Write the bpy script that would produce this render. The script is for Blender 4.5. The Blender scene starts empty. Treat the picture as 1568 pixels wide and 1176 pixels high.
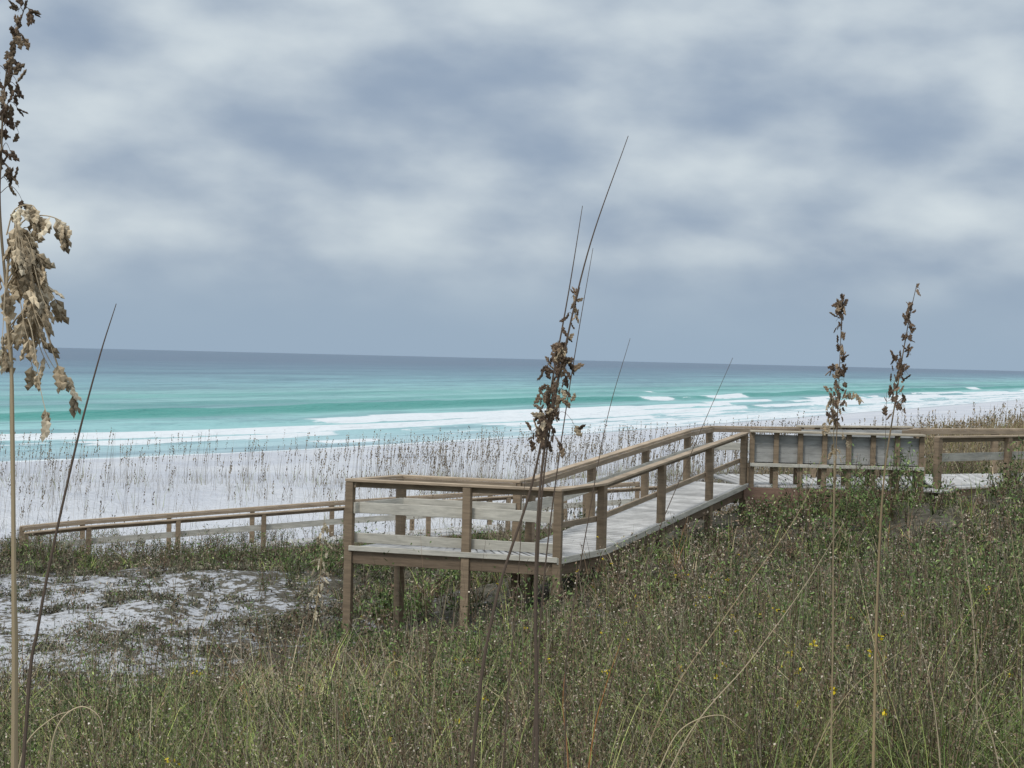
import bpy, math, numpy as np
from mathutils import Matrix, Vector
rng=np.random.default_rng(7)
F=2300.0; EYE=8.0
# ---------------------------------------------------------------- camera
scene=bpy.context.scene
cam_d=bpy.data.cameras.new("camera"); cam=bpy.data.objects.new("camera",cam_d)
scene.collection.objects.link(cam); scene.camera=cam
cam_d.sensor_width=36; cam_d.lens=F/1568*36; cam_d.clip_start=0.05; cam_d.clip_end=200000
pitch=math.atan(39/F)
R=Matrix.Rotation(math.radians(90)-pitch,4,'X')@Matrix.Rotation(math.radians(1.39),4,'Z')
cam.matrix_world=Matrix.Translation((0,0,EYE))@R
def ray(u,v): return R.to_3x3()@Vector(((u-784)/F,-(v-588)/F,-1))
def PZ(u,v,z):
    d=ray(u,v); t=(z-EYE)/d.z; return np.array([d.x*t,d.y*t,z])
def PY(u,v,Y):
    d=ray(u,v); t=Y/d.y; return np.array([d.x*t,Y,EYE+d.z*t])
# ---------------------------------------------------------------- noise
_tab=np.random.default_rng(3).random((256,256))
def vn(x,y):
    x=np.asarray(x,float);y=np.asarray(y,float)
    xi=np.floor(x).astype(int);yi=np.floor(y).astype(int);fx=x-xi;fy=y-yi
    fx=fx*fx*(3-2*fx);fy=fy*fy*(3-2*fy)
    a=_tab[xi&255,yi&255];b=_tab[(xi+1)&255,yi&255];c=_tab[xi&255,(yi+1)&255];d=_tab[(xi+1)&255,(yi+1)&255]
    return (a*(1-fx)+b*fx)*(1-fy)+(c*(1-fx)+d*fx)*fy
def fbm(x,y,o=4):
    s=0;a=.5;t=0
    for i in range(o):
        s=s+a*vn(x*2**i+17.3*i,y*2**i+9.1*i);t+=a;a*=.5
    return s/t
def sm(a,b,x):
    t=np.clip((x-a)/(b-a),0,1);return t*t*(3-2*t)
# ---------------------------------------------------------------- shore and terrain
SX=[-3000,-34.8,-10.5,17,112,60000];SY=[-2900,102,131,180,361,361+59888*1.9]
def ys(x):
    x=np.asarray(x,float);return sum(np.interp(x+k,SX,SY) for k in (-18,-12,-6,0,6,12,18))/7
NX,NY=-.83,.56
def off(x,y):
    m=(ys(x+2)-ys(x-2))/4
    return (y-ys(x))/(.83*m+.56)
ctl=[]
def c(u,v,Y,h):
    p=PY(u,v,Y);ctl.append((p[0],p[1],p[2]-h))
for a in [(0,1176,10,.4),(400,1176,8.5,.4),(784,1176,7.2,.4),(1200,1176,6.6,.4),(1568,1176,6.5,.4),
 (0,1050,20,.1),(250,1055,20,.1),(500,1060,18,.35),(784,1050,13.5,.4),(1100,1000,12.5,.4),(1400,1000,11.5,.4),(1568,950,13,.4),
 (0,900,28,.1),(250,900,28,.1),(430,930,25,.3),(537,975,23.4,.2),(640,970,22.3,.3),(714,950,22.8,.2),(856,870,21.8,.4),
 (1000,832,23.3,.4),(1100,806,25.3,.4),(1200,784,28,.4),(1400,750,29,.4),(1568,714,31,.4),(1700,700,31,.4),
 (-100,845,36,.3),(150,845,36,.3),(400,850,36,.3)]: c(*a)
ctl+=[(0,0,6.4),(-5,2,6.0),(5,2,6.5),(-8,8,4.8),(8,8,6.3),(-13,15,4.2),(12,15,5.7),(-2.5,30,3.2),(0,32,3.2),(3,38,3),
 (6,32,4.8),(9,32.5,5.1),(13,36,5.2),(2.5,27,3.9),(-11.6,42,1.9),(-16,40,2.0),(-5,45,2.0),(0,46,2.1),(5,47,2.3),(-14,50,1.9),
 (-6,55,2.3),(0,58,3.0),(6,62,3.3),(11,60,3.4),(16,60,4.8),(21,62,5.4),(24,50,5.3),(15,45,4.6),(-22,28,3.6),(20,25,5.9),(20,8,6.4),(-20,5,4.9),(0,-12,6.4)]
ctl=np.array(ctl)
def terrain(x,y):
    x=np.atleast_1d(np.asarray(x,float));y=np.atleast_1d(np.asarray(y,float))
    z=np.zeros(x.shape);w=np.zeros(x.shape)
    for cx,cy,cz in ctl:
        k=1/((((x-cx)/1)**2+((y-cy)*.8)**2+2.0))**1.9
        z+=k*cz;w+=k
    zl=z/w+(fbm(x*.5,y*.5,3)-.5)*.50
    i=-off(x,y)
    zp=np.where(i<0,np.maximum(.07*i,-3),np.interp(i,[0,15,42,50,64,100],[0,1.3,2.0,3.2,5.2,5.4]))
    zp=zp+sm(46,66,i)*(fbm(x*.12,y*.12,3)-.5)*2.4+sm(8,20,i)*(fbm(x*.5,y*.5,3)-.5)*.14
    b=np.maximum(sm(56,72,y),sm(22,36,np.abs(x)))
    return zl*(1-b)+zp*b
def sandm(x,y):
    return np.exp(-((((x+8.3)/5.8)**2+((y-25.0)/9.5)**2))**2.4)
def lowveg(x,y):   # shorter plants around the platform's front posts
    return 1-.5*np.exp(-((x+1.3)**2/5+(y-21.3)**2/9))
def vegm(x,y):
    i=-off(x,y)
    v=1-.84*sandm(x,y)
    v=v*(1-sm(37,45,y))
    far=sm(43,54,i)*sm(40,52,y)*sm(3,14,x)
    return np.clip(np.maximum(v,far),0,1)
# ---------------------------------------------------------------- mesh helpers
class MB:
    def __init__(s): s.v=[];s.f=[];s.c=[];s.n=0
    def add(s,v,f,c):
        v=np.asarray(v,float).reshape(-1,3);f=np.asarray(f,int)
        s.v.append(v);s.f.append(f+s.n);s.c.append(np.broadcast_to(np.asarray(c,float),(len(v),3)));s.n+=len(v)
    def build(s,name,mat,parent=None,bevel=0,smooth=False):
        me=bpy.data.meshes.new(name);v=np.concatenate(s.v)
        me.vertices.add(len(v));me.vertices.foreach_set("co",v.astype(np.float32).ravel())
        li=np.concatenate([f.ravel() for f in s.f]);tot=np.concatenate([np.full(len(f),f.shape[1]) for f in s.f])
        st=np.concatenate([[0],np.cumsum(tot)[:-1]])
        me.loops.add(len(li));me.loops.foreach_set("vertex_index",li.astype(np.int32))
        me.polygons.add(len(tot));me.polygons.foreach_set("loop_start",st.astype(np.int32))
        try: me.polygons.foreach_set("loop_total",tot.astype(np.int32))
        except Exception: pass
        me.update(calc_edges=True)
        a=me.attributes.new("Col",'FLOAT_COLOR','POINT')
        cc=np.ones((len(v),4),np.float32);cc[:,:3]=np.clip(np.concatenate(s.c),0,.9);a.data.foreach_set("color",cc.ravel())
        me.polygons.foreach_set("use_smooth",np.full(len(tot),bool(smooth)))
        me.materials.append(mat)
        ob=bpy.data.objects.new(name,me);scene.collection.objects.link(ob)
        if parent: ob.parent=parent
        if bevel:
            m=ob.modifiers.new("bevel",'BEVEL');m.width=bevel;m.segments=1
        return ob
def empty(name):
    e=bpy.data.objects.new(name,None);scene.collection.objects.link(e);return e
BF=[[0,1,2,3],[7,6,5,4],[0,4,5,1],[1,5,6,2],[2,6,7,3],[3,7,4,0]]
def beam(mb,p0,p1,w,h,col,up=(0,0,1)):
    p0=np.array(p0,float);p1=np.array(p1,float);d=p1-p0;d/=np.linalg.norm(d)
    up=np.array(up,float);s=np.cross(d,up);s/=np.linalg.norm(s);t=np.cross(s,d)
    v=[]
    for p in (p0,p1):
        for a,b in ((-1,-1),(1,-1),(1,1),(-1,1)): v.append(p+s*a*w/2+t*b*h/2)
    k=1+rng.uniform(-.13,.13)
    mb.add(v,BF,np.array(col)*k)
def post(mb,x,y,z0,z1,w,col,dirv):
    beam(mb,(x,y,z0),(x,y,z1),w,w,col,up=(dirv[0],dirv[1],0))
# ---------------------------------------------------------------- materials
def newmat(name):
    m=bpy.data.materials.new(name);m.use_nodes=True;nt=m.node_tree;b=nt.nodes["Principled BSDF"];return m,nt,b
def N(nt,t,**k):
    n=nt.nodes.new(t)
    for a,b in k.items(): setattr(n,a,b)
    return n
def mix(nt,fac,a,b,mode='MIX'):
    n=nt.nodes.new('ShaderNodeMix');n.data_type='RGBA';n.blend_type=mode
    for s,val in ((n.inputs[0],fac),(n.inputs[6],a),(n.inputs[7],b)):
        if hasattr(val,'is_linked') : nt.links.new(val,s)
        elif isinstance(val,(tuple,list)): s.default_value=(*val,1)
        else: s.default_value=val
    return n.outputs[2]
def math_(nt,op,a,b=0.0,c_=0.0,clamp=False):
    n=nt.nodes.new('ShaderNodeMath');n.operation=op;n.use_clamp=clamp
    for s,val in zip(n.inputs,(a,b,c_)):
        if hasattr(val,'is_linked'): nt.links.new(val,s)
        else: s.default_value=val
    return n.outputs[0]
def noise(nt,vec,scale,detail=4,rough=.55,dist=0):
    n=nt.nodes.new('ShaderNodeTexNoise');n.inputs['Scale'].default_value=scale;n.inputs['Detail'].default_value=detail
    n.inputs['Roughness'].default_value=rough;n.inputs['Distortion'].default_value=dist
    if vec is not None: nt.links.new(vec,n.inputs['Vector'])
    return n.outputs[0]
def mapr(nt,v,a,b,c_=0,d=1,smooth=True):
    n=nt.nodes.new('ShaderNodeMapRange');n.interpolation_type='SMOOTHSTEP' if smooth else 'LINEAR'
    nt.links.new(v,n.inputs[0])
    for i,x in zip((1,2,3,4),(a,b,c_,d)): n.inputs[i].default_value=x
    return n.outputs[0]
def bump(nt,b,h,strength,dist):
    n=nt.nodes.new('ShaderNodeBump');n.inputs['Strength'].default_value=strength;n.inputs['Distance'].default_value=dist
    nt.links.new(h,n.inputs['Height']);nt.links.new(n.outputs[0],b.inputs['Normal'])
def scaled(nt,vec,s):
    n=nt.nodes.new('ShaderNodeMapping');n.inputs['Scale'].default_value=s;nt.links.new(vec,n.inputs[0]);return n.outputs[0]
# wood
wood,nt,b=newmat("weathered_wood")
at=N(nt,'ShaderNodeAttribute',attribute_name="Col");geo=N(nt,'ShaderNodeNewGeometry')
n1=noise(nt,scaled(nt,geo.outputs['Position'],(2.5,2.5,14)),1,6,.65)
n2=noise(nt,scaled(nt,geo.outputs['Position'],(3,3,60)),1,4,.7)
k=math_(nt,'ADD',mapr(nt,n1,.25,.75,.72,1.14),mapr(nt,n2,.3,.7,-.11,.09))
cc=N(nt,'ShaderNodeCombineColor')
for i in range(3): nt.links.new(k,cc.inputs[i])
col=mix(nt,1.0,at.outputs['Color'],cc.outputs[0],'MULTIPLY')
nt.links.new(col,b.inputs['Base Color']);b.inputs['Roughness'].default_value=.8;b.inputs['Specular IOR Level'].default_value=.25
bump(nt,b,n2,.3,.01)
# vegetation
veg,nt,b=newmat("dune_plants")
at=N(nt,'ShaderNodeAttribute',attribute_name="Col")
nt.links.new(at.outputs['Color'],b.inputs['Base Color']);b.inputs['Roughness'].default_value=.75;b.inputs['Specular IOR Level'].default_value=.15
# sand
sand,nt,b=newmat("white_sand_and_litter")
at=N(nt,'ShaderNodeAttribute',attribute_name="Col");sep=N(nt,'ShaderNodeSeparateColor');nt.links.new(at.outputs['Color'],sep.inputs[0])
geo=N(nt,'ShaderNodeNewGeometry');P=geo.outputs['Position']
nb=noise(nt,P,1.5,6,.65);nf=noise(nt,P,6,5,.7);nl=noise(nt,P,.12,4,.6)
sandc=mix(nt,mapr(nt,nl,.3,.7),(.58,.61,.67),(.73,.75,.78))
sandc=mix(nt,mapr(nt,nf,.35,.75,0,.35),sandc,(.5,.49,.5))
sandc=mix(nt,mapr(nt,sep.outputs[0],.02,.22,0,.5),sandc,(.38,.38,.385))
wet=mix(nt,sep.outputs[1],sandc,(.46,.50,.52))
m=math_(nt,'ADD',math_(nt,'MULTIPLY',math_(nt,'SUBTRACT',nb,.5),2.4),math_(nt,'MULTIPLY',math_(nt,'SUBTRACT',nf,.5),2.6))
m=math_(nt,'MULTIPLY',m,mapr(nt,sep.outputs[0],.0,.16))
m=math_(nt,'ADD',sep.outputs[0],m)
m=mapr(nt,m,.12,.42)
lit=mix(nt,mapr(nt,nf,.3,.7),(.05,.046,.034),(.17,.155,.12))
nt.links.new(mix(nt,m,wet,lit),b.inputs['Base Color']);b.inputs['Roughness'].default_value=.9;b.inputs['Specular IOR Level'].default_value=.1
bump(nt,b,math_(nt,'ADD',noise(nt,P,2.2,6,.6),math_(nt,'MULTIPLY',nb,1.5)),.9,.22)
# sea
seam,nt,b=newmat("gulf_water")
uv=N(nt,'ShaderNodeUVMap');uv.uv_map="sd";su=N(nt,'ShaderNodeSeparateXYZ');nt.links.new(uv.outputs[0],su.inputs[0]);S=su.outputs[0];D=su.outputs[1]
at=N(nt,'ShaderNodeAttribute',attribute_name="Col");sc=N(nt,'ShaderNodeSeparateColor');nt.links.new(at.outputs['Color'],sc.inputs[0])
st1=noise(nt,scaled(nt,uv.outputs[0],(.006,.03,1)),1,5,.6)
st2=noise(nt,scaled(nt,uv.outputs[0],(.03,.2,1)),1,6,.7)
st3=noise(nt,scaled(nt,uv.outputs[0],(.004,.02,1)),1,6,.65)
st4=noise(nt,scaled(nt,uv.outputs[0],(.012,.07,1)),1,6,.7)
dd=math_(nt,'MULTIPLY',D,math_(nt,'ADD',.45,math_(nt,'MULTIPLY',st1,1.1)))
dn=math_(nt,'POWER',math_(nt,'DIVIDE',math_(nt,'MAXIMUM',dd,0.0),800.0),.5,clamp=True)
cr=N(nt,'ShaderNodeValToRGB');nt.links.new(dn,cr.inputs[0]);e=cr.color_ramp.elements
def lin(r,g,b_): return tuple(((x/255)/12.92 if x<11 else ((x/255+.055)/1.055)**2.4) for x in (r,g,b_))
stops=[(0,(192,210,216)),(.1,(172,204,209)),(.18,(156,202,203)),(.27,(145,199,195)),(.38,(145,194,193)),(.47,(134,178,186)),(.57,(120,154,168)),(.74,(110,136,155)),(1,(106,123,144))]
while len(e)<len(stops): e.new(.5)
for el,(p,cl) in zip(e,stops): el.position=p;el.color=(*lin(*cl),1)
wc=mix(nt,mapr(nt,st2,.46,.62,0,.50),cr.outputs[0],lin(88,126,140))
wc=mix(nt,mapr(nt,st3,.48,.60,0,.45),wc,lin(92,116,136))
wc=mix(nt,math_(nt,'MULTIPLY',mapr(nt,st4,.50,.62,0,.5),mapr(nt,D,40,160)),wc,lin(80,108,128))
wc=mix(nt,sc.outputs[1],wc,lin(72,152,143))
fn=noise(nt,scaled(nt,uv.outputs[0],(.10,.55,1)),1,7,.72,.6)
fo=mapr(nt,math_(nt,'ADD',sc.outputs[0],math_(nt,'MULTIPLY',math_(nt,'SUBTRACT',fn,.5),2.2)),.42,.62)
fo=math_(nt,'MULTIPLY',fo,mapr(nt,sc.outputs[0],.05,.25))
nt.links.new(mix(nt,fo,wc,(.78,.82,.84)),b.inputs['Base Color'])
nt.links.new(mapr(nt,fo,0,1,.45,.9),b.inputs['Roughness']);b.inputs['Specular IOR Level'].default_value=.22
bump(nt,b,math_(nt,'ADD',st2,math_(nt,'MULTIPLY',noise(nt,scaled(nt,uv.outputs[0],(.2,.8,1)),1,4,.6),.5)),.9,1.3)
# ---------------------------------------------------------------- ground
def axis(lo,hi,step,gr,mx0,mx1):
    a=list(np.arange(lo,hi,step));s=step
    while a[-1]<mx1: s*=gr;a.append(a[-1]+s)
    s=step;l=[]
    x=lo
    while x>mx0: s*=gr;x-=s;l.append(x)
    return np.array(l[::-1]+a)
def grid_faces(nx,ny):
    i=np.arange(nx-1)[:,None]*ny+np.arange(ny-1)[None,:];i=i.ravel()
    return np.stack([i,i+ny,i+ny+1,i+1],1)
gx=axis(-16,18,.22,1.06,-2500,9000);gy=axis(5,48,.22,1.035,-60,9000)
X,Y=np.meshgrid(gx,gy,indexing='ij');x=X.ravel();y=Y.ravel();z=terrain(x,y)
o=off(x,y);mb=MB()
mb.add(np.stack([x,y,z],1),grid_faces(len(gx),len(gy)),np.stack([vegm(x,y),sm(-4.5,-1.5,o+2*(fbm(x*.1,y*.1)-.5)),0*x],1))
ground=mb.build("dune_and_beach_ground",sand,smooth=True)
# ---------------------------------------------------------------- sea
sx=np.concatenate([-np.geomspace(2500,165,40),np.arange(-160,260,1.0),np.geomspace(261,28000,110)])
sd=np.concatenate([np.arange(-5,95,.5),np.geomspace(95,45000,110)])
A,Dm=np.meshgrid(sx,sd,indexing='ij')
arc=A*1.9
X=A+NX*Dm;Y=ys(A)+NY*Dm
zz=np.zeros_like(X);foam=np.zeros_like(X);green=np.zeros_like(X)
fadefar=1-sm(600,1200,np.abs(A))
for d0,h,w,thr,ph in ((7,.18,1.4,.56,0),(14,.3,1.8,.52,11),(21,.7,2.1,.33,23),(28,.5,2.3,.50,71),(36,.45,2.5,.66,31),(53,1.0,3.2,.72,47),(78,.5,4,.95,59),(104,.5,5,.95,91)):
    dc=d0+5*(fbm(arc*.012+ph,0*arc+ph,3)-.5)*2
    amp=.35+.9*fbm(arc*.02+ph*3,0*arc+ph,3)
    t=(Dm-dc)/w
    prof=np.exp(-np.where(t<0,t*1.7,t*.8)**2)
    zz+=h*amp*prof*fadefar
    right=sm(-15,15,A)
    a2=fbm(arc*.035+ph*7,0*arc+ph*2,4)+.17*right
    fm=sm(thr-.04,thr+.10,a2)
    foam=np.maximum(foam,fm*np.exp(-np.where(t>0,t*1.5,t*.8)**2)*1.15)
    if d0>40: green=np.maximum(green,(1-fm)*np.exp(-((t+.3)*.9)**2)*sm(.35,.6,amp)*(1.0 if d0==53 else .45))
    if d0==21: green=np.maximum(green,.6*(1-fm)*np.exp(-((t+.3)*.9)**2))
sw=.9+.9*np.sin(arc*.035)*fbm(arc*.03,arc*0,3)*2
foam=np.maximum(foam,.85*np.exp(-((Dm-sw)/.6)**2))
foam=np.maximum(foam,(.10+.50*sm(-15,15,A))*sm(28,6,Dm)*sm(-.5,.5,Dm))
zz+=.03+ .05*sm(10,60,Dm)*(fbm(arc*.15,Dm*.4,3)-.5)*6*(1-sm(200,400,Dm))
mb=MB();mb.add(np.stack([X,Y,zz],-1).reshape(-1,3),grid_faces(len(sx),len(sd)),np.stack([foam,green,foam*0],-1).reshape(-1,3))
sea=mb.build("sea",seam,smooth=True)
uvl=sea.data.uv_layers.new(name="sd");li=np.zeros(len(sea.data.loops),np.int32);sea.data.loops.foreach_get("vertex_index",li)
uvv=np.stack([arc.ravel(),Dm.ravel()],1)[li];uvl.data.foreach_set("uv",uvv.astype(np.float32).ravel())
# ---------------------------------------------------------------- boardwalk
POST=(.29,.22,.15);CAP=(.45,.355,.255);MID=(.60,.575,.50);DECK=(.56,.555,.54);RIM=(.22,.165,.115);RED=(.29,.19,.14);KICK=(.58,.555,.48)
def railing(parts,pts,spacing=2.44,posts=None,kick=False,side=1,mid=True,H=1.07):
    mp,mc,mm=parts
    pts=[np.array(p,float) for p in pts]
    for si,(a,b_) in enumerate(zip(pts[:-1],pts[1:])):
        d=b_-a;L=np.linalg.norm(d[:2]);u_=d/L;nrm=np.array([-u_[1],u_[0],0])*side
        dz=np.array([0,0,1.])
        e_=u_*.05
        beam(mc,a-dz*.02-e_,b_-dz*.021+e_,.15,.04,CAP)
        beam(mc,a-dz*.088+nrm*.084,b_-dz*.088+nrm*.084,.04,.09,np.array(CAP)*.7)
        if mid: beam(mm,a-dz*.45+nrm*.083,b_-dz*.45+nrm*.083,.04,.17,MID)
        if kick: beam(mm,a-dz*.92+nrm*.083,b_-dz*.92+nrm*.083,.04,.15,KICK)
        n=max(1,round(L/spacing));ts=np.linspace(0,1,n+1)
        if posts and si in posts: ts=posts[si]
        for t in ts:
            if si>0 and t==0: continue
            p=a+d*t
            g=float(terrain(p[0],p[1])[0])
            post(mp,p[0],p[1],min(g-.3,p[2]-H-.25),p[2]-.042,.125,POST,u_)
def planks(md,a,b_,c_,d_,w=.14,th=.04):
    a,b_,c_,d_=[np.array(p,float) for p in (a,b_,c_,d_)]
    L=np.linalg.norm(b_-a);n=int(L/(w+.007))
    for i in range(n):
        t0=i/n;t1=(i+1-.05)/n;t=(t0+t1)/2
        p=a+(b_-a)*t;q=d_+(c_-d_)*t
        p[2]-=th/2;q[2]-=th/2
        beam(md,p,q,L/n*.95,th,np.array(DECK)*(1+rng.uniform(-.08,.08)))
ZR1=8-1.93;ZR2=8-1.39;H=1.07
A_=PZ(537,733,ZR1);C_=PZ(856,748,ZR1);D_=PZ(615,727,ZR1);Q_=PZ(923,739,ZR1);P1=PZ(1140,662,ZR2);P2=PZ(1415,669,ZR2)
rd=(P1-Q_);rd[2]=0;rd/=np.linalg.norm(rd);pn=np.array([-rd[1],rd[0],0])
W=1.25
acd=(C_-A_);acd/=np.linalg.norm(acd)
M=np.array([[acd[0],-rd[0]],[acd[1],-rd[1]]]);rhs=(Q_+pn*W-D_)[:2];tt=np.linalg.solve(M,rhs);E_=D_+acd*tt[0]
Lq=Q_+pn*W
Lq_t=np.dot(Lq-E_,rd)
LT=P1+pn*W+rd*.1
L2=PZ(1086,652,ZR2);L3=PZ(1405,656,ZR2)
bw=empty("wooden_boardwalk")
mp,mc,mm,md,mr=MB(),MB(),MB(),MB(),MB();parts=(mp,mc,mm)
tB=np.linalg.norm(PZ(714,742,ZR1)-A_)/np.linalg.norm(C_-A_)
railing(parts,[A_,C_],posts={0:[0,tB,1]},side=1,kick=True)
railing(parts,[C_,Q_,P1],posts={0:[1],1:[.36,.71,1]},side=1,mid=False)
railing(parts,[A_,D_],posts={0:[1]},side=-1)
railing(parts,[D_,E_],posts={0:[1]},side=-1)
if Lq_t>.2: railing(parts,[E_,Lq,LT],posts={0:[1],1:[.33,.68,1]},side=-1)
else: railing(parts,[E_,LT],posts={0:[.33,.68,1]},side=-1)
railing(parts,[LT,L2,L3],side=-1)
dn=np.array([0,0,H])
planks(md,A_-dn,C_-dn,E_-dn,D_-dn)
r0=C_-dn;r1=Q_-dn;r2=P1-dn;e0=E_-dn;e1=(Lq if Lq_t>.2 else E_+rd*.05)-dn;e2=LT-dn
planks(md,r0+[0,0,-.004],r1+[0,0,-.004],e1+[0,0,-.004],e0+[0,0,-.004]);planks(md,r1,r2,e2,e1)
planks(md,P1-dn+[0,0,-.004],P2-dn+[0,0,-.004],L3-dn+[0,0,-.004],L2-dn+[0,0,-.004])
beam(md,LT-dn+[0,0,-.03],P1-dn+[0,0,-.03],.3,.04,DECK)
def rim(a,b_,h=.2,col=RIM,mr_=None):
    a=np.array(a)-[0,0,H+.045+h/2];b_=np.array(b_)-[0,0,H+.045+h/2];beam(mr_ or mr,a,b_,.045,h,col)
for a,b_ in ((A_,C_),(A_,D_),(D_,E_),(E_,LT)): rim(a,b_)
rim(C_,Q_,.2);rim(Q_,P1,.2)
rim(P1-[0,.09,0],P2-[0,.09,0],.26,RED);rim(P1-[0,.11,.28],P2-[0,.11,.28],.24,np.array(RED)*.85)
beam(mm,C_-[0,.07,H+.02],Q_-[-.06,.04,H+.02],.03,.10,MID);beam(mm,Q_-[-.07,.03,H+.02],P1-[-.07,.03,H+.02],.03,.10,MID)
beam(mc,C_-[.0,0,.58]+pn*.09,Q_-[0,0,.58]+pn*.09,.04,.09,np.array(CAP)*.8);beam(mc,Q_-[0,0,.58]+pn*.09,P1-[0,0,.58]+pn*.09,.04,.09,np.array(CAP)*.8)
beam(mm,A_-[0,.075,H+.0],C_-[0,.075,H+.0],.03,.08,MID)
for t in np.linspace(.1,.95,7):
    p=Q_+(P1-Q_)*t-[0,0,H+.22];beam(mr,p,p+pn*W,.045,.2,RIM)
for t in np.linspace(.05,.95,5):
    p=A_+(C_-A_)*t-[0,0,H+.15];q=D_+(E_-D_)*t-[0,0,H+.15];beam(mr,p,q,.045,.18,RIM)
R1=PZ(1437,668,ZR2);R2=PY(1900,652,37.5);R2[2]=ZR2;R3=R2+np.array([-.3,1.5,0]);
railing(parts,[R1,R2],side=1);railing(parts,[L3,R3],side=-1,mid=False)
planks(md,R1-dn+[0,0,-.008],R2-dn,R3-dn,L3-dn);rim(R1,R2)
beam(md,P2-dn+[0,0,-.03],R1-dn+[0,0,-.03],.8,.04,DECK)
for m_,nm in ((mp,"posts"),(mc,"handrails"),(mm,"guard_boards"),(md,"deck_planks"),(mr,"rim_joists")): m_.build(nm,wood,bw,bevel=.005)
def bench(name,a,b_,inward):
    root=empty(name);m1,m2,m3=MB(),MB(),MB()
    a=np.array(a,float);b_=np.array(b_,float);d=(b_-a);L=np.linalg.norm(d);u_=d/L;n_=np.array([-u_[1],u_[0],0])*inward
    z=a[2]
    def pt(t,i,h): q=a+d*t+n_*i;q[2]=z-H+h;return q
    beam(m1,pt(0,-.02,H+.03),pt(1,-.02,H+.03),.26,.04,(.52,.46,.36))
    for k_,(h0) in enumerate((.94,.75,.56)):
        beam(m1,pt(0,.075,h0),pt(1,.075,h0),.04,.186,(.42,.42,.40))
    beam(m1,pt(0,-.075,.42),pt(1,-.075,.42),.06,.07,MID)
    for i,w in enumerate((.18,.33,.48)): beam(m2,pt(0,w,.45),pt(1,w,.45),.14,.04,(.40,.39,.36))
    n=7
    for i in range(n+1):
        t=.012+i/n*.976
        beam(m3,pt(t,.0,-.05),pt(t,-.0,H+.008),.075,.10,POST,up=u_)
        beam(m3,pt(t,.5,.0),pt(t,.5,.43),.09,.09,POST,up=u_)
        beam(m3,pt(t,.06,.385),pt(t,.54,.385),.045,.09,POST)
    m1.build("backrest",wood,root,bevel=.005);m2.build("seat",wood,root,bevel=.005);m3.build("supports",wood,root,bevel=.005)
bench("deck_bench",P1+[.12,0,0],P2,1)
bench("deck_bench",PZ(1225,655,ZR2),L3-[.15,0,0],-1)
b2=empty("wooden_boardwalk")
mp,mc,mm,md,mr=MB(),MB(),MB(),MB(),MB();parts=(mp,mc,mm)
n0=PY(40,815,41.0);n1=PY(136,805,41.8);n2=PY(530,775,44.6);n3=PY(1010,744,48)
railing(parts,[n0,n1,n2,n3],side=1)
dv=(n2-n1);dv[2]=0;dv/=np.linalg.norm(dv);q=np.array([-dv[1],dv[0],0])*1.55
railing(parts,[n0+q,n1+q,n2+q,n3+q],side=-1,mid=False)
for a,b_ in ((n0,n1),(n1,n2),(n2,n3)): planks(md,a-dn,b_-dn,b_+q-dn,a+q-dn);rim(a,b_)
for m_,nm in ((mp,"posts"),(mc,"handrails"),(mm,"guard_boards"),(md,"deck_planks"),(mr,"rim_joists")): m_.build(nm,wood,b2,bevel=.005)
SEGS=[(A_+(D_-A_)*.5,C_+(E_-C_)*.5,.62),((C_+E_)/2,(P1+LT)/2,.66),((P1+L2)/2,(P2+L3)/2,1.6),((R1+L3)/2,(R2+R3)/2,.8),(n0+q/2,n1+q/2,.85),(n1+q/2,n2+q/2,.85),(n2+q/2,n3+q/2,.85)]
def ondeck(x,y,pad=0):
    r=np.zeros(len(x),bool)
    for a,b_,w in SEGS:
        d=(b_-a)[:2];L2_=d@d
        t=np.clip(((x-a[0])*d[0]+(y-a[1])*d[1])/L2_,0,1)
        r|=np.hypot(x-a[0]-t*d[0],y-a[1]-t*d[1])<w+pad
    return r
# ---------------------------------------------------------------- vegetation generators
def blades(mb,base,az,lean,curv,L,Wd,col,seg=3,tipw=.12,tw=None):
    n=len(base);t=np.linspace(0,1,seg+1);pos=[base];
    for i in range(seg):
        th=lean+curv*(t[i]+t[i+1])/2
        st=np.stack([np.sin(th)*np.cos(az),np.sin(th)*np.sin(az),np.cos(th)],1)*(L/seg)[:,None]
        pos.append(pos[-1]+st)
    if tw is None: tw=rng.uniform(-.9,.9,n)
    wa=az+math.pi/2+tw
    wv=np.stack([np.cos(wa),np.sin(wa),0*wa],1)
    V=np.zeros((n,seg+1,2,3));Cc=np.zeros((n,seg+1,2,3))
    for i in range(seg+1):
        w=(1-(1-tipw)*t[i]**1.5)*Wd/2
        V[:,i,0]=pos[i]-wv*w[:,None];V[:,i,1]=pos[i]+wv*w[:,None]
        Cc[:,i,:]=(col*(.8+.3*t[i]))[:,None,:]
    b0=np.arange(n)[:,None]*(seg+1)*2+np.arange(seg)[None,:]*2;b0=b0.ravel()
    mb.add(V.reshape(-1,3),np.stack([b0,b0+1,b0+3,b0+2],1),Cc.reshape(-1,3))
    return pos
def quads(mb,cen,l,w,col,upb=0):
    n=len(cen);a=rng.normal(size=(n,3));a[:,2]+=upb;a/=np.linalg.norm(a,axis=1)[:,None]
    b_=rng.normal(size=(n,3));b_-=a*(a*b_).sum(1)[:,None];b_/=np.linalg.norm(b_,axis=1)[:,None]
    l=l[:,None];w=w[:,None]
    V=np.stack([cen-a*l/2,cen+b_*w/2,cen+a*l/2,cen-b_*w/2],1)
    i=np.arange(n)*4;mb.add(V.reshape(-1,3),np.stack([i,i+1,i+2,i+3],1),np.repeat(col,4,0))
def sample(n,u0,u1,Y0,Y1,p=1.0):
    u=rng.uniform(u0,u1,n)
    y=np.exp(rng.uniform(np.log(Y0),np.log(Y1),n)) if p==1 else rng.uniform(Y0,Y1,n)
    return (u-784)/F*y,y
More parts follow.
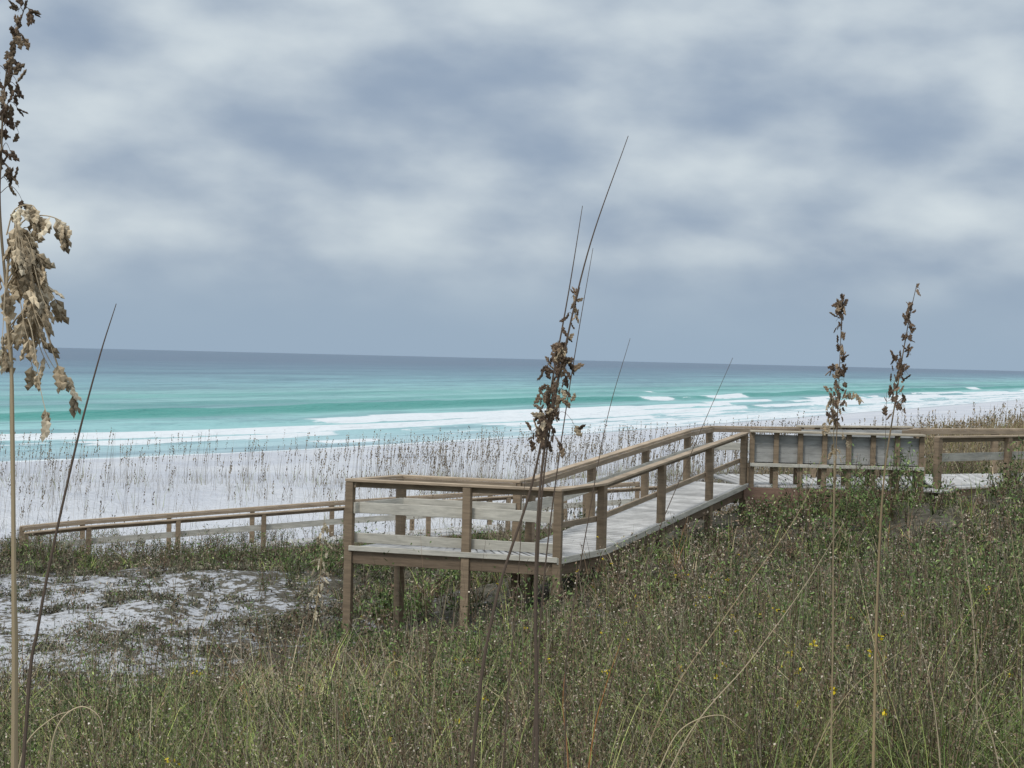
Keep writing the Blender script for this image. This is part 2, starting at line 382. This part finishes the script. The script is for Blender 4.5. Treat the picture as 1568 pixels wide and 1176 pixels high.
def palette(n,cols,wts=None):
    cols=np.array(cols);i=rng.choice(len(cols),n,p=None if wts is None else np.array(wts)/sum(wts))
    return cols[i]*rng.uniform(.7,1.3,(n,1))
GREEN=(.14,.225,.06);YG=(.34,.39,.115);OL=(.115,.145,.065);BR=(.21,.145,.095);TAN=(.52,.43,.27);GB=(.29,.25,.185);DK=(.055,.042,.031);OR=(.38,.20,.08)
# --- grass clumps
mb=MB()
x,y=sample(9400,-300,1870,4.5,39)
v=vegm(x,y);g=fbm(x*.45+5,y*.45,3);g2=fbm(x*.9+50,y*.9+9,3)
keep=(rng.random(len(x))<np.clip(v*1.3-.35,0.04,1))&(g2>.41)
x=x[keep];y=y[keep];g=g[keep]
od=ondeck(x,y,.1)
z=terrain(x,y);nb_=15;n=len(x)
ux=x/y*F+784
green_p=np.clip(.62+(g-.5)*7+.35*sm(1250,1500,ux)-.22*sm(16,24,y)*sm(1400,1100,ux),0.05,.97)
isg=rng.random(n)<green_p
cx=np.repeat(x,nb_);cy=np.repeat(y,nb_);cz=np.repeat(z,nb_);N_=len(cx)
far=np.clip(cy/12,.6,2.2)
rr=rng.uniform(0,.10,N_)*far;aa=rng.uniform(0,6.28,N_)
bx=cx+rr*np.cos(aa);by=cy+rr*np.sin(aa)
hm=.45+1.0*sm(.35,.65,fbm(x*.6+90,y*.6,3))
Lc=np.repeat(rng.uniform(.3,.85,n)*hm*lowveg(x,y)*(1-.55*sandm(x,y))*np.where(od,.25,1)*np.where(y>20,.75,1),nb_)*rng.uniform(.6,1.15,N_)
colg=palette(N_,[GREEN,YG,OL,TAN],[4,3.2,2,.7]);colb=palette(N_,[BR,TAN,GB,YG,OR],[2.4,2.4,3,1,.6])
bright=np.repeat(rng.uniform(.5,1.35,n)*(.55+.85*sm(.38,.62,fbm(x*.8+30,y*.8,2))),nb_)[:,None]
col=np.where(np.repeat(isg,nb_)[:,None],colg,colb)*bright
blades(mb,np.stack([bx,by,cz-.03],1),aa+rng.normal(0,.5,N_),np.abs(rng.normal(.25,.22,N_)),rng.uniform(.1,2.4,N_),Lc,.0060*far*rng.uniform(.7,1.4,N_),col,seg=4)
# larger arching tussocks near the viewpoint
x,y=sample(430,-150,1750,4.6,17);n=len(x);k=46;z=terrain(x,y)
cx=np.repeat(x,k);cy=np.repeat(y,k);cz=np.repeat(z,k);N_=n*k;aa=rng.uniform(0,6.28,N_);rr=rng.uniform(0,.07,N_)
pc=palette(n,[GREEN,YG,TAN,GB,OL],[4,4,1.6,1,1.5])*1.15
col=np.repeat(pc,k,0)*.8+palette(N_,[GREEN,YG,TAN])*.3
Lc=np.repeat(rng.uniform(.6,1.15,n),k)*rng.uniform(.5,1.1,N_)
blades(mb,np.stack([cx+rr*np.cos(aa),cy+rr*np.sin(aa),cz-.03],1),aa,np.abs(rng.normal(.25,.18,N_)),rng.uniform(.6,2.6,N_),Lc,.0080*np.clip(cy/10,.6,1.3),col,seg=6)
mb.build("dune_grass",veg)
# --- shrubs / dead weeds
def shrubs(name,x,y,hscale,ntw,nlf,nhd,colfun,lsz=1.0,spread=.055,lean=.2):
    mb=MB();n=len(x);z=terrain(x,y);far=np.clip(y/13,.6,2.0)
    h=rng.uniform(.35,.8,n)*hscale*lowveg(x,y)
    k=ntw;sx_=np.repeat(x,k)+rng.normal(0,.05,n*k);sy_=np.repeat(y,k)+rng.normal(0,.05,n*k);sz_=np.repeat(z,k)-.03
    az=rng.uniform(0,6.28,n*k);L=np.repeat(h,k)*rng.uniform(.7,1.1,n*k);f=np.repeat(far,k)
    ln=np.abs(rng.normal(.25,lean,n*k))
    pos=blades(mb,np.stack([sx_,sy_,sz_],1),az,ln,rng.uniform(-.2,.5,n*k),L,.006*f,palette(n*k,[DK,BR,OL,GB],[3,2.5,2,2]),tipw=.4)
    PP=np.stack(pos,0);tone=rng.uniform(.5,1.45,n)
    def along(m,t0,t1,spread):
        i=rng.integers(0,n*k,m);t=rng.uniform(t0,t1,m)*3;s=np.minimum(t.astype(int),2);fr=(t-s)[:,None]
        p=PP[s,i]*(1-fr)+PP[s+1,i]*fr
        return p+rng.normal(0,1,(m,3))*spread*[1,1,.8],f[i],i
    p,ff,i=along(n*nlf,.25,1.0,spread);q=len(p)
    quads(mb,p,rng.uniform(.018,.045,q)*ff*lsz,rng.uniform(.006,.015,q)*ff*lsz,colfun(q,p)*tone[i//k][:,None],upb=.6)
    p,ff,i=along(n*4,.5,.95,.02);q=len(p)
    blades(mb,p,rng.uniform(0,6.28,q),rng.uniform(.2,.9,q),rng.uniform(-.3,.2,q),rng.uniform(.05,.16,q)*np.sqrt(ff),.004*ff,palette(q,[BR,GB,DK]),seg=2,tipw=.5)
    p,ff,i=along(n*nhd,.8,1.05,.045);q=len(p)
    quads(mb,p,rng.uniform(.010,.024,q)*ff,rng.uniform(.008,.020,q)*ff,palette(q,[(.55,.48,.38),(.40,.32,.24),(.25,.18,.13),(.62,.57,.48)],[2,3,3,.8])*np.sqrt(tone[i//k])[:,None])
    return mb.build(name,veg)
def cf(q,p):
    g=fbm(p[:,0]*.4+40,p[:,1]*.4,3)+rng.normal(0,.06,q)
    a=palette(q,[OL,GREEN,(.17,.20,.095)]);b_=palette(q,[BR,GB,DK,(.28,.20,.135)],[3,2.5,2.5,2])
    return np.where((g>.485)[:,None],a,b_)
x,y=sample(5600,-300,1870,5.5,38);g=fbm(x*.3+80,y*.3+3,3);v=vegm(x,y);ux=x/y*F+784
keep=(rng.random(len(x))<np.clip(v*1.3-.35,.03,1)*np.clip(.55+(g-.5)*4.5+.3*sm(700,900,ux)+.3*sm(14,20,y),.10,1))&~ondeck(x,y,.12)
x=x[keep];y=y[keep]
shrubs("dry_dune_shrubs",x,y,np.where(y>20,.85,1.05)*(.55+.95*sm(.38,.62,fbm(x*.7,y*.7+33,3))),7,44,13,cf,1.15)
x,y=sample(4000,-300,1870,5.5,37);g=fbm(x*.5+11,y*.5+61,3);v=vegm(x,y)
keep=(g>.52)&(v>.7)&~ondeck(x,y,.35);x=x[keep];y=y[keep];g=g[keep]
shrubs("leafy_dune_bushes",x,y,.7+5*(g-.52)*.9,8,80,1,lambda q,p:palette(q,[(.11,.175,.06),(.18,.265,.09),(.065,.10,.042),(.28,.33,.125)],[3,3,2.2,1.2]),1.4,.08,.3)
x,y=sample(900,600,1870,9,30);g=fbm(x*.55+71,y*.55+21,3)
keep=(g>.56)&~ondeck(x,y,.35);x=x[keep];y=y[keep]
shrubs("brown_seeding_bushes",x,y,1.2,9,60,22,lambda q,p:palette(q,[(.14,.10,.065),(.085,.06,.042),(.24,.18,.13),(.12,.12,.06)],[3,3,2,1.5]),1.1,.07,.3)
x,y=sample(7200,-400,660,15.5,38);s=sandm(x,y);g=fbm(x*1.7+8,y*1.7,3)
keep=(rng.random(len(x))<np.where(s>.15,np.clip((g-.47)*5,0.03,.75),.9))&~ondeck(x,y,.1)
x=x[keep];y=y[keep];s=s[keep]
def cl2(q,p): return palette(q,[OL,(.20,.205,.15),GB,DK],[3,3,2,2])
shrubs("low_dune_groundcover",x,y,.34*(1-.45*s),5,32,2,cl2,1.1)
x,y=sample(3000,-300,1500,36,47,p=0);g=fbm(x*.5+3,y*.5,3)
keep=(g>.44-.1*sm(43,37,y))&~ondeck(x,y,.25)
shrubs("walkway_bushes",x[keep],y[keep],.85,5,34,3,lambda q,p:palette(q,[GREEN,OL,GB,(.28,.22,.13)])*.85)
# --- background sea oats in front of the beach
def oats(name,x,y,h,kscale,cols,grass=8):
    mb=MB();n=len(x);z=terrain(x,y);w=.0105*np.clip(y/50,.5,2.2)*kscale
    az=rng.normal(.3,.9,n)
    pos=blades(mb,np.stack([x,y,z-.05],1),az,np.abs(rng.normal(.03,.05,n)),rng.uniform(0,.22,n),h,w,palette(n,cols),seg=4,tipw=.5,tw=rng.normal(0,.3,n)-az)
    hd=rng.random(n)<.6;m=hd.sum()
    for j in range(7):
        t=.74+.042*j
        p=pos[3][hd]*(1-(t-.75)*4)+pos[4][hd]*((t-.75)*4)
        p=p+rng.normal(0,.014,(m,3))
        quads(mb,p,rng.uniform(.06,.12,m),w[hd]*rng.uniform(1.8,3.6,m),palette(m,cols)*.85,upb=2.5)
    k=grass
    gx_=np.repeat(x,k)+rng.normal(0,.25,n*k);gy_=np.repeat(y,k)+rng.normal(0,.25,n*k);gz=np.repeat(z,k)-.05
    blades(mb,np.stack([gx_,gy_,gz],1),rng.uniform(0,6.28,n*k),np.abs(rng.normal(.15,.12,n*k)),rng.uniform(.2,1.0,n*k),rng.uniform(.25,.9,n*k),np.repeat(w,k)*.8,palette(n*k,cols+[YG]))
    return mb.build(name,veg)
OC=[(.22,.18,.13),(.30,.25,.18),(.16,.13,.10),(.36,.31,.23)]
x,y=sample(7600,-250,1250,43,76,p=0);ux=x/y*F+784
g=fbm(x*.25+2,y*.25,3)
keep=(rng.random(len(x))<.13+.75*sm(450,760,ux)*sm(.30,.55,g)+.14*sm(.5,.7,g))&~ondeck(x,y,.3)
x=x[keep];y=y[keep];oats("distant_sea_oats",x,y,rng.uniform(1.1,2.5,len(x)),1.35,OC,2)
x,y=sample(16000,1150,1900,42,190);i=-off(x,y);keep=(i>42)&(rng.random(len(x))<.8)&((x/y>.20)|(y<60))
x=x[keep];y=y[keep];oats("dune_ridge_grass",x,y,rng.uniform(.5,1.7,len(x)),1.3,[(.38,.28,.17),(.46,.36,.23),(.25,.19,.12),(.24,.22,.11)],5)
x,y=sample(1900,750,1750,33,46,p=0);keep=~ondeck(x,y,.4);x=x[keep];y=y[keep]
oats("sea_oats_thicket",x,y,rng.uniform(.6,1.4,len(x)),1.2,OC,5)
# --- yellow flowers
mb=MB();x,y=sample(300,500,1700,6,24);x=x[(g:=fbm(x*.5,y*.5,3))>.5];y=y[:len(x)]
m=len(x);z=terrain(x,y)+rng.uniform(.4,.75,m)
for k in range(6): quads(mb,np.stack([x,y,z],1)+rng.normal(0,.011,(m,3)),np.full(m,.023),np.full(m,.016),palette(m,[(.72,.55,.03)]))
blades(mb,np.stack([x,y,z-.6],1),rng.uniform(0,6,m),np.zeros(m),np.zeros(m),np.full(m,.6),np.full(m,.004),palette(m,[GREEN]))
mb.build("yellow_wildflowers",veg)
# ---------------------------------------------------------------- hero sea oats
def catmull(P,k=8):
    P=[np.array(p,float) for p in P];P=[2*P[0]-P[1]]+P+[2*P[-1]-P[-2]];out=[]
    for i in range(1,len(P)-2):
        for t in np.linspace(0,1,k,endpoint=False):
            a,b_,c_,d=P[i-1:i+3]
            out.append(.5*((2*b_)+(-a+c_)*t+(2*a-5*b_+4*c_-d)*t*t+(-a+3*b_-3*c_+d)*t**3))
    out.append(P[-2]);return np.array(out)
def tube(mb,P,r0,r1,col0,col1,ns=6):
    n=len(P);V=[];C_l=[]
    for i in range(n):
        d=P[min(i+1,n-1)]-P[max(i-1,0)];d/=np.linalg.norm(d)
        s=np.cross(d,[0,1,.1]);s/=np.linalg.norm(s);t=np.cross(s,d);f=i/(n-1);r=r0*(1-f)+r1*f
        for k in range(ns):
            a=2*math.pi*k/ns;V.append(P[i]+r*(math.cos(a)*s+math.sin(a)*t));C_l.append(np.array(col0)*(1-f)+np.array(col1)*f)
    Fc=[[i*ns+k,i*ns+(k+1)%ns,(i+1)*ns+(k+1)%ns,(i+1)*ns+k] for i in range(n-1) for k in range(ns)]
    mb.add(V,Fc,np.array(C_l))
def spikelet(mb,p,d,L,col):
    # flattened oat spikelet made of overlapping pointed glumes (zig-zag outline)
    d=d/np.linalg.norm(d);s=np.cross(d,rng.normal(size=3));s/=np.linalg.norm(s);t=np.cross(s,d)
    wd=L*rng.uniform(.22,.32);bend=t*L*rng.uniform(-.12,.12)
    k0=rng.uniform(.6,1.3)
    ng=5
    for j in range(ng):
        f=j/ng;b0=p+d*L*f*.68+bend*f*f;sg=1 if j%2 else -1
        gl=L*.46*(1-.22*f);dir_=d+s*sg*.30*(1-.3*f);dir_/=np.linalg.norm(dir_);sw=np.cross(dir_,t)
        m_=b0+dir_*gl*.5+s*sg*wd*.15
        V=[b0,m_+sw*wd*.5,b0+dir_*gl,m_-sw*wd*.5,m_+t*wd*.3,m_-t*wd*.3]
        mb.add(V,[[0,1,4],[1,2,4],[2,3,4],[3,0,4],[1,0,5],[2,1,5],[3,2,5],[0,3,5]],np.array(col)*k0*rng.uniform(.85,1.15))
DKO=(.15,.105,.073);TNO=(.54,.44,.30);STD=(.14,.105,.08);STT=(.42,.33,.2)
def oat(pts,Yd,r0,r1,c0,c1,head=None,hcol=(DKO,),nsp=0,size=.03,branches=0,spread=.035,leaves=2,bdir=None,toground=True,droop=.3,extra=()):
    W_=[PY(u,v,Yd) for u,v in pts]
    if toground:
        a,b_=W_[0],W_[1];g=float(terrain(a[0],a[1])[0]);d=(a-b_);sl=d/abs(d[2]) if abs(d[2])>1e-3 else np.array([0,0,-1.])
        hgt=a[2]-g+.02
        if hgt>0: W_=[a+np.array([sl[0]*.5,sl[1]*.5,-1])*hgt]+W_
    C=catmull(W_,8);mb=MB();tube(mb,C,r0,r1,c0,c1)
    for ex in extra:   # individually shaped side branches with hanging spikelets
        B=catmull([PY(u,v,Yd) for u,v in ex],6);tube(mb,B,r1*.8,r1*.4,c1,c1,4)
        for k in range(len(ex)*3):
            q=B[rng.integers(len(B)//3,len(B))];cl=hcol[rng.integers(len(hcol))]
            spikelet(mb,q,rng.normal(0,.25,3)+[.15,0,-.8],size*rng.uniform(.6,1.0),cl)
    if head:
        zz_=C[:,2];z0=PY(pts[-1][0],head[0],Yd)[2];z1=PY(pts[-1][0],head[1],Yd)[2]
        def at_z(z):
            i=int(np.argmin(np.abs(zz_-z)));i=min(max(i,0),len(C)-2);dz=(C[i+1][2]-C[i][2]) or 1e-6;t=np.clip((z-C[i][2])/dz,0,1);return C[i]*(1-t)+C[i+1]*t
        nb_=max(branches,5)
        nodes=np.sort(rng.uniform(0,1,nb_))
        per=max(1,nsp//nb_)
        for t in nodes:
            p=at_z(z0+(z1-z0)*t);az=rng.uniform(0,6.28) if bdir is None else rng.normal(bdir,.9)
            ln=spread*(1.25-.8*t)*rng.uniform(.4,1.3)*1.6
            o_=np.array([math.cos(az),math.sin(az),0])
            arc_=[p,p+o_*ln*.5+[0,0,ln*.45],p+o_*ln*.9+[0,0,ln*(.45-droop)],p+o_*ln*1.15-[0,0,ln*droop]]
            B=catmull(arc_,4);tube(mb,B,r1*.7,r1*.3,c1,c1,4)
            for k in range(per):
                q=B[rng.integers(1,len(B))];dd_=o_*rng.uniform(-.1,.6)+rng.normal(0,.28,3)+[0,0,(-1.0 if droop>.5 else rng.choice([-.8,.7]))]
                cl=hcol[rng.integers(len(hcol))];spikelet(mb,q,dd_,size*rng.uniform(.6,1.15),cl)
    for k in range(leaves):
        az=rng.uniform(0,6.28,1);blades(mb,C[:1]+[[0,0,.05]],az,rng.uniform(.15,.35,1),rng.uniform(.5,1.4,1),rng.uniform(.4,.8,1),np.array([.006]),palette(1,[TAN,YG,BR]),seg=8)
    mb.build("sea_oats_plant",veg,smooth=False)
oat([(24,1176),(22,900),(18,650),(16,520),(0,330),(2,230),(10,110),(38,10)],1.9,.0036,.0007,STT,STD,head=(300,14),hcol=(DKO,(.22,.165,.11)),nsp=110,size=.022,branches=34,spread=.011)
oat([(20,1250),(21,900),(19,650),(17,560),(10,470),(14,390),(30,325)],1.8,.0036,.0012,STT,TNO,head=(545,335),hcol=(TNO,(.46,.37,.25),(.33,.26,.17),(.66,.57,.42)),nsp=150,size=.035,branches=30,spread=.040,bdir=0.05,droop=1.0,
    extra=([(10,400),(30,345),(60,330),(92,338),(97,362)],[(12,430),(40,380),(62,400),(74,440)],[(10,360),(22,322),(48,314),(60,330)],[(16,540),(8,530),(4,545)]))
oat([(35,1176),(60,950),(110,710),(150,555),(178,465)],2.3,.0036,.0006,STD,STD,leaves=0)
oat([(822,1176),(820,900),(832,700),(868,520),(905,370),(962,208)],3.4,.0050,.0008,STD,STD,head=(690,535),hcol=(DKO,DKO,(.25,.185,.125),TNO),nsp=96,size=.034,branches=32,spread=.028)
oat([(822,1176),(822,900),(836,700),(868,520),(888,440)],3.42,.0036,.0007,STD,STD,head=(650,450),hcol=(DKO,(.26,.19,.13),(.42,.32,.21)),nsp=60,size=.028,branches=24,spread=.014)
oat([(722,1176),(757,930),(815,740),(850,560),(872,440),(892,315)],3.5,.0048,.0007,STD,STD,head=(690,520),hcol=(DKO,(.26,.19,.13)),nsp=50,size=.029,branches=22,spread=.015)
oat([(815,1176),(832,900),(856,700),(884,520),(908,380)],3.6,.0028,.0006,STD,STD,leaves=1)
oat([(865,1176),(868,1000),(900,800),(930,640),(965,518)],4.2,.0026,.0006,STD,STD,leaves=1)
oat([(905,1176),(985,880),(1060,690),(1122,548)],4.8,.0026,.0006,STD,STD,leaves=1)
oat([(1275,1000),(1276,840),(1280,700),(1284,600),(1290,452)],5.2,.0036,.001,STT,STD,head=(655,460),hcol=(DKO,(.21,.15,.105),(.34,.255,.17)),nsp=140,size=.036,branches=54,spread=.015)
oat([(1275,1000),(1276,840),(1277,720),(1276,600)],5.25,.003,.001,STT,STT,head=(725,605),hcol=(TNO,(.42,.33,.22)),nsp=44,size=.034,branches=16,spread=.030,leaves=0,droop=.8,extra=([(1279,640),(1292,606),(1308,600),(1318,612)],[(1278,680),(1266,650),(1258,660)]))
oat([(1337,1176),(1342,950),(1352,750),(1370,620),(1390,500),(1404,434)],4.3,.0046,.0008,(.50,.38,.21),STD,head=(645,438),hcol=(DKO,(.23,.165,.115)),nsp=90,size=.031,branches=40,spread=.013)
oat([(1337,1176),(1346,900),(1354,720),(1358,600)],4.4,.002,.0005,STD,STD,leaves=0)
oat([(455,1176),(470,1020),(488,900),(497,790)],6.0,.0035,.001,STT,STT,head=(945,800),hcol=((.60,.53,.39),(.44,.37,.26)),nsp=54,size=.042,branches=20,spread=.018,droop=.8)
for pts,Yd,cl in (([(1040,1150),(1150,1010),(1230,900),(1292,800)],6,TNO),([(1492,980),(1482,880),(1470,760)],7,TNO),([(1010,1100),(1120,930),(1220,790),(1262,690)],6.5,STT),
                  ([(905,1150),(925,1060),(950,985)],6,(.44,.2,.08)),([(560,1170),(640,1040),(700,930)],7,STD),([(1590,1000),(1560,900),(1545,780)],7,STT),([(775,1100),(790,930),(806,700)],5.5,STD),([(660,1170),(668,1010),(690,880)],7,STT),([(1180,1150),(1190,1020),(1215,910)],6.5,STD),
                  ([(1440,1176),(1425,1050),(1400,960)],6,TNO),([(870,1176),(862,1080),(868,1000)],5.5,(.4,.2,.09)),([(300,1176),(330,1080),(380,1000)],7,TNO),([(140,1176),(120,1060),(128,980)],7,STT),([(1240,1176),(1300,1060),(1390,990)],6,STT),([(1530,1176),(1500,1080),(1450,1010)],6,TNO)):
    oat(pts,Yd,.0034,.0008,cl,cl,leaves=0)
mb=MB()
for pts,Yd in (([(68,1230),(85,1120),(120,1083),(152,1098),(160,1140)],4.5),([(20,1220),(40,1140),(80,1100),(110,1088)],4.8),([(560,1200),(590,1030),(625,1020),(655,1060)],7),([(1000,1200),(1040,1120),(1100,1095),(1140,1120)],6)):
    tube(mb,catmull([PY(u,v,Yd) for u,v in pts],8),.0035,.001,TAN,TNO,4)
mb.build("arching_grass_blades",veg)
# ---------------------------------------------------------------- sky and sun
w=bpy.data.worlds.new("World");scene.world=w;w.use_nodes=True;nt=w.node_tree
for n_ in list(nt.nodes): nt.nodes.remove(n_)
out=N(nt,'ShaderNodeOutputWorld');sky=N(nt,'ShaderNodeTexSky');sky.sky_type='NISHITA';sky.sun_disc=False
sky.sun_elevation=math.radians(50);sky.sun_rotation=math.radians(215)
bg1=N(nt,'ShaderNodeBackground');nt.links.new(sky.outputs[0],bg1.inputs[0]);bg1.inputs[1].default_value=.08
tc=N(nt,'ShaderNodeTexCoord');V=tc.outputs['Generated'];sp=N(nt,'ShaderNodeSeparateXYZ');nt.links.new(V,sp.inputs[0])
x_,y_,z_=sp.outputs
zt=math_(nt,'ADD',z_,math_(nt,'MULTIPLY',x_,.03))
cb=N(nt,'ShaderNodeCombineXYZ');nt.links.new(math_(nt,'MULTIPLY',x_,5.0),cb.inputs[0]);nt.links.new(math_(nt,'MULTIPLY',y_,5.0),cb.inputs[1]);nt.links.new(math_(nt,'MULTIPLY',zt,10.5),cb.inputs[2])
c1=noise(nt,cb.outputs[0],2.3,5,.44,.0)
c2=noise(nt,cb.outputs[0],.6,2,.5,.0)
val=math_(nt,'ADD',math_(nt,'MULTIPLY',c1,.80),math_(nt,'MULTIPLY',c2,.20))
def blob(u,v,su,sv,amp):
    global val
    d=ray(u,v).normalized()
    a=math_(nt,'DIVIDE',math_(nt,'SUBTRACT',x_,d.x),su/F);b_=math_(nt,'DIVIDE',math_(nt,'SUBTRACT',z_,d.z),sv/F)
    r2=math_(nt,'ADD',math_(nt,'MULTIPLY',a,a),math_(nt,'MULTIPLY',b_,b_))
    ex=math_(nt,'POWER',2.718,math_(nt,'MULTIPLY',r2,-1.0))
    front=mapr(nt,y_,0,.3)
    val=math_(nt,'ADD',val,math_(nt,'MULTIPLY',math_(nt,'MULTIPLY',ex,amp),front))
for a in ((270,100,110,80,.13),(620,30,300,80,.12),(230,355,150,40,.11),(1010,215,110,50,.11),(1300,275,220,32,.13),(1100,385,150,35,.10),(1520,325,120,25,.11),(1450,10,200,50,.09),(560,350,150,50,.08),(720,260,60,40,.08),(80,150,100,60,.06),
          (850,150,260,55,-.10),(1450,190,220,45,-.10),(370,400,130,40,-.08),(100,40,60,60,-.05),(1050,320,100,28,-.06),(450,190,120,50,-.04)): blob(*a)
fac=mapr(nt,val,.27,.84)
hz=mapr(nt,z_,.0,.075)
fac=math_(nt,'MULTIPLY',fac,math_(nt,'ADD',.2,math_(nt,'MULTIPLY',hz,.8)))
ccol=mix(nt,fac,(.30,.38,.495),(.68,.75,.785))
hcol=mix(nt,mapr(nt,z_,.0,.085),(.325,.43,.55),ccol)
zen=mix(nt,mapr(nt,z_,.25,.8),hcol,mix(nt,.5,ccol,(1.3,1.33,1.35)))
bg2=N(nt,'ShaderNodeBackground');nt.links.new(zen,bg2.inputs[0]);bg2.inputs[1].default_value=1.0
ms=N(nt,'ShaderNodeMixShader');ms.inputs[0].default_value=.95;nt.links.new(bg1.outputs[0],ms.inputs[1]);nt.links.new(bg2.outputs[0],ms.inputs[2]);nt.links.new(ms.outputs[0],out.inputs[0])
sl=bpy.data.lights.new("sun",'SUN');sl.energy=1.5;sl.angle=math.radians(11);sl.color=(1,.96,.90)
so=bpy.data.objects.new("sun",sl);so.rotation_euler=(math.radians(40),0,math.radians(-35));scene.collection.objects.link(so)
scene.view_settings.view_transform='Standard';scene.view_settings.look='None';scene.view_settings.exposure=0
